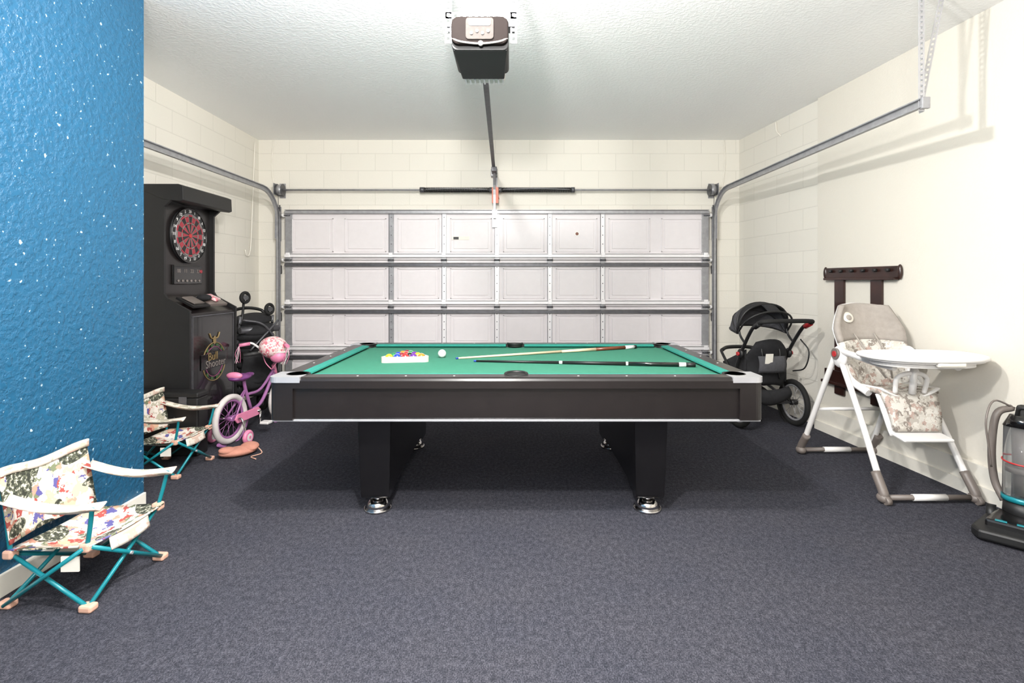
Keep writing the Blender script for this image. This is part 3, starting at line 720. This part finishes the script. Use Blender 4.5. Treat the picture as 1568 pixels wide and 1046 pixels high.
o.box((-0.122,0.05,0.63),(0.008,0.07,0.09),TRIM,(0,-0.15,0),bev=0.002)
def hood(u,v):
    ph=R(-42+122*u); a=math.pi*v
    y=0.24*math.cos(a); rr_=0.28*math.sin(a)**0.6 if math.sin(a)>1e-9 else 0
    return (0.06+rr_*math.sin(ph),y,0.84+rr_*math.cos(ph))
o.sheet(lambda u,v:hood(0.40+0.6*u,v),12,20,GREYF,0.006)
o.sheet(lambda u,v:hood(0.22+0.18*u,v),3,20,BLACKF,0.006)
for u in (0.0,0.22,0.4,0.7,1.0): o.sweep([hood(u,k/16) for k in range(17)],0.009,BLACKP,n=1,seg=8)
o.sheet(lambda u,v:hood(0.22*u,0.42+0.16*v),4,4,BLACKF,0.006)
o.sweep([(-0.12,-0.25,0.80),(-0.2,-0.27,0.70),(-0.16,-0.26,0.55),(-0.02,-0.25,0.5)],0.006,BLACKP)
o.done()

# ---------------------------------------------------------------- wall cue rack
o=Obj('wall_cue_rack')
ang=math.atan(0.08)
def wb(y0,y1,z0,z1,t,mat,bev=0.004,off=0.001):
    yc_=(y0+y1)/2; o.box((xw(yc_)-t/2-off,yc_,(z0+z1)/2),(t,abs(y1-y0),z1-z0),mat,(0,0,ang),bev=bev)
wb(3.66,4.44,1.34,1.43,0.022,DWOOD,0.006); wb(3.68,4.42,1.325,1.345,0.05,DWOOD)
for y in (4.27,3.88): wb(y-0.055,y+0.055,0.36,1.35,0.020,DWOOD)
wb(3.66,4.44,0.46,0.56,0.026,DWOOD,0.006); wb(3.66,4.44,0.44,0.465,0.06,DWOOD,0.006)
for k in range(6):
    y=3.75+k*0.12; o.cyl((xw(y)-0.05,y,1.40),(xw(y)-0.02,y,1.40),0.012,BLACKP,seg=12)
for y in (3.665,4.435): o.ell((xw(y)-0.015,y,1.385),(0.018,0.02,0.055),DWOOD)
o.done()

# ---------------------------------------------------------------- high chair
o=Obj('baby_high_chair',(2.475,3.45,0))
for s1 in (-1,1):
    h=(s1*0.235,0.02,0.80)
    o.sweep([h,(s1*0.25,-0.20,0.46),(s1*0.27,-0.44,0.05)],0.019,WHITE); o.sweep([(s1*0.235,0.06,0.82),(s1*0.25,0.24,0.44),(s1*0.265,0.42,0.05)],0.019,WHITE)
    o.ell(h,(0.03,0.07,0.075),WHITE); o.cyl((s1*0.255,0.02,0.82),(s1*0.272,0.02,0.82),0.038,GREYB); o.cyl((s1*0.27,0.02,0.82),(s1*0.277,0.02,0.82),0.02,RED)
    o.sweep([(s1*0.235,0.0,0.84),(s1*0.24,-0.15,0.83),(s1*0.22,-0.30,0.81),(s1*0.19,-0.42,0.80)],0.02,WHITE)
    o.sweep([(s1*0.22,0.02,0.78),(s1*0.21,-0.05,0.66),(s1*0.19,-0.2,0.60)],0.024,WHITE)
    for y in (-0.44,0.42):
        o.sweep([(s1*0.27,y+(0.07 if y<0 else -0.07),0.16),(s1*0.272,y,0.06),(s1*0.272,y,0.035)],0.027,GREYB); o.ell((s1*0.272,y,0.03),(0.035,0.04,0.03),GREYB); o.cyl((s1*0.255,y+0.03*(-1 if y<0 else 1),0.022),(s1*0.285,y+0.03*(-1 if y<0 else 1),0.022),0.022,GREYB)
for y in (-0.44,0.42):
    o.cyl((-0.25,y,0.032),(0.25,y,0.032),0.016,GREYB); o.cyl((-0.10,y,0.032),(0.10,y,0.032),0.0195,WHITE)
o.cyl((-0.255,0.27,0.38),(0.255,0.27,0.38),0.012,WHITE)
def back(u,v,dy=0.0,wd=1.0):
    w_=(0.19+0.06*u-0.10*max(0,u-0.7)**1.2*4)*wd; s2=(v-0.5)*2
    return (s2*w_+0.02,0.02+0.20*u-0.09*s2*s2+dy,0.60+0.56*u-0.02*s2*s2*u)
o.sheet(lambda u,v:back(u,v,0.03,1.06),14,14,WHITE,0.012)
o.sheet(lambda u,v:back(u*0.55,v,0.0),10,14,HCF,0.03); o.sheet(lambda u,v:back(0.55+u*0.45,v,0.0),10,14,HCT,0.034)
o.ell((-0.09,0.155,1.06),(0.05,0.012,0.04),TRIM,(R(-20),0,R(18)))
o.ell((-0.09,0.143,1.06),(0.025,0.006,0.02),HCT,(R(-20),0,R(18)))
o.sheet(lambda u,v:((v-0.5)*0.36,0.02-0.30*u,0.60+0.02*u+0.03*(2*v-1)**2),8,10,HCF,0.035)
o.sheet(lambda u,v:((v-0.5)*0.36,0.04-0.34*u,0.575+0.02*u+0.06*(2*v-1)**2),8,10,WHITE,0.012)
o.sheet(lambda u,v:((v-0.5)*(0.34-0.06*u),-0.29-0.07*u-0.02*math.sin(math.pi*u),0.62-0.22*u),8,10,HCF,0.03)
o.sheet(lambda u,v:((v-0.5)*(0.38-0.06*u),-0.265-0.08*u,0.61-0.24*u),8,10,WHITE,0.012)
o.box((0,-0.39,0.375),(0.30,0.11,0.02),WHITE,(R(8),0,0),bev=0.008)
o.sweep([(-0.09,-0.29,0.62),(-0.09,-0.31,0.72),(0,-0.32,0.75),(0.09,-0.31,0.72),(0.09,-0.29,0.62)],0.014,WHITE)
o.cyl((0,-0.31,0.62),(0,-0.33,0.80),0.02,WHITE)
def se(a,b_,t,e=2.6):
    c,s2=math.cos(t),math.sin(t); return (a*abs(c)**(2/e)*(1 if c>=0 else -1),b_*abs(s2)**(2/e)*(1 if s2>=0 else -1))
tc=(0.0,-0.40,0.845)
def ring(a,b_,z): return [(tc[0]+p[0],tc[1]+p[1]+0.03*(p[0]/0.34)**2,z) for p in [se(a,b_,2*math.pi*k/48) for k in range(48)]]
o.prism(ring(0.325,0.19,0.845),(0,0,0.012),WHITE)
o.sweep(ring(0.333,0.198,0.866),0.014,WHITE,closed=True,seg=10); o.prism(ring(0.28,0.15,0.815),(0,0,0.03),WHITE)
o.box((0,-0.59,0.845),(0.16,0.03,0.03),TRIM,bev=0.01)
o.sweep([(-0.07,0.12,0.95),(-0.06,-0.03,0.80),(-0.02,-0.12,0.68)],0.006,HCT); o.sweep([(0.07,0.12,0.95),(0.06,-0.03,0.80),(0.02,-0.12,0.68)],0.006,HCT)
o.done()

# ---------------------------------------------------------------- upright vacuum
o=Obj('upright_vacuum_cleaner',(2.62,2.59,0),R(225))  # local +x = forward
o.prism([(-0.10,-0.15,0.012),(0.15,-0.20,0.012),(0.20,-0.17,0.012),(0.20,0.17,0.012),(0.15,0.20,0.012),(-0.10,0.15,0.012)],(0,0,0.05),BLACKP,0.012)
o.prism([(-0.10,-0.11,0.05),(0.11,-0.15,0.05),(0.13,0.15,0.05),(-0.10,0.11,0.05)],(0,0,0.045),BLACKG,0.012)
for y in (-0.11,-0.03): o.b2((0.09,y,0.094),(0.11,y+0.045,0.098),TEAL,0.001)
o.b2((0.0,0.09,0.092),(0.05,0.13,0.099),RED,0.002)
for s1 in (-1,1): o.cyl((-0.12,s1*0.11,0.05),(-0.12,s1*0.15,0.05),0.05,BLACKP,seg=24)
o.cyl((-0.12,0,0.06),(-0.13,0,0.15),0.09,BLACKP,r2=0.085,seg=28); o.cyl((-0.13,0,0.15),(-0.132,0,0.175),0.094,TEAL,seg=28)
o.cyl((-0.132,0,0.175),(-0.15,0,0.54),0.090,CLEAR,r2=0.084,seg=32); o.cyl((-0.135,0,0.19),(-0.15,0,0.53),0.040,GREYB,r2=0.05,seg=20)
o.cyl((-0.137,0,0.30),(-0.138,0,0.33),0.07,GREYB,seg=20)
o.cyl((-0.15,0,0.54),(-0.155,0,0.60),0.088,BLACKG,r2=0.06,seg=28); o.torus((-0.142,0,0.36),(0.05,0,1),0.089,0.004,RED,seg=30)
o.sweep([(-0.15,-0.03,0.60),(-0.13,-0.02,0.64),(-0.12,0.02,0.64),(-0.15,0.04,0.60)],0.01,BLACKP)
o.box((-0.245,0.02,0.36),(0.05,0.11,0.56),BLACKP,(0,R(-2),0),bev=0.02)
o.sweep([(-0.25,0.02,0.60),(-0.265,0.07,0.74),(-0.265,0.11,0.90),(-0.25,0.12,1.0)],[0.035,0.018],BLACKP); o.sweep([(-0.25,0.12,0.98),(-0.24,0.12,1.07),(-0.20,0.11,1.11),(-0.16,0.10,1.07),(-0.18,0.11,0.97),(-0.25,0.12,0.95)],0.014,BLACKG)
o.sweep([(-0.24,-0.05,0.62),(-0.20,-0.11,0.58),(-0.19,-0.13,0.40),(-0.20,-0.12,0.22),(-0.17,-0.08,0.12)],0.018,GREYB)
o.sweep([(-0.24,-0.04,0.62),(-0.16,-0.12,0.66),(-0.10,-0.15,0.56),(-0.11,-0.14,0.42),(-0.14,-0.13,0.30)],0.005,GREYB)
o.done()

# ---------------------------------------------------------------- wiring on walls
o=Obj('wall_cable_left')
o.sweep([(-2.94,5.78,2.9),(-2.945,5.76,2.5),(-2.94,5.70,1.8),(-2.94,5.66,1.62),(-2.94,5.60,1.60),(-2.94,5.57,1.66)],0.006,TRIM)
o.sweep([(-2.78,5.893,2.95),(-2.80,5.893,2.7),(-2.78,5.893,2.45),(-2.74,5.893,2.42)],0.006,TRIM); o.done()
o=Obj('wall_cable_right')
o.sweep([(2.46,5.893,2.95),(2.47,5.893,2.7),(2.44,5.893,2.42),(2.40,5.893,2.38)],0.006,TRIM); o.sweep([(xw(5.2)+0.005,5.2,2.95),(xw(5.2)+0.005,5.18,2.85),(xw(5.1)+0.01,5.12,2.78)],0.006,TRIM); o.done()

# ---------------------------------------------------------------- lights
def lamp(x,y,e,rad,z=2.83,col=(1,0.975,0.945)):
    if z>2.7:
        o=Obj('ceiling_light'); o.cyl((x,y,H-0.03),(x,y,H),0.15,WHITE,seg=32); o.ell((x,y,H-0.03),(0.13,0.13,0.035),LAMPG); o.done()
    else:
        o=Obj('pendant_or_fill_light'); o.cyl((x,y,H-0.02),(x,y,H),0.06,WHITE,seg=24); o.cyl((x,y,z+rad+0.03),(x,y,H),0.006,WHITE,seg=8); o.cyl((x,y,z+rad+0.005),(x,y,z+rad+0.05),0.03,WHITE,r2=0.02); o.done()  # also hangs the added rear fill, which is no lamp of the room
    l=bpy.data.lights.new('bulb_or_fill','POINT'); l.energy=e; l.shadow_soft_size=rad; l.color=col
    ob=bpy.data.objects.new('bulb_or_fill_light',l); bpy.context.scene.collection.objects.link(ob); ob.location=(x,y,z)
lamp(-0.30,1.90,210,0.05,2.85); lamp(-0.22,1.28,205,0.07,2.30); lamp(-0.1,-0.6,210,0.25,1.9)  # third one: unseen fill added behind the camera to lift ceiling and door
w=bpy.data.worlds.new('World'); bpy.context.scene.world=w; w.use_nodes=True
w.node_tree.nodes['Background'].inputs[0].default_value=(1,0.98,0.95,1); w.node_tree.nodes['Background'].inputs[1].default_value=0.3

# ---------------------------------------------------------------- camera
c=bpy.data.cameras.new('Camera'); c.sensor_width=36; c.lens=36*776/1568; c.shift_y=-93/1568; c.shift_x=-0.0006; c.clip_start=0.05
co=bpy.data.objects.new('Camera',c); bpy.context.scene.collection.objects.link(co); co.location=(0,0,1.32); co.rotation_euler=(R(90),0,0)
bpy.context.scene.camera=co
bpy.context.scene.view_settings.view_transform='Standard'
bpy.context.scene.view_settings.exposure=0.2
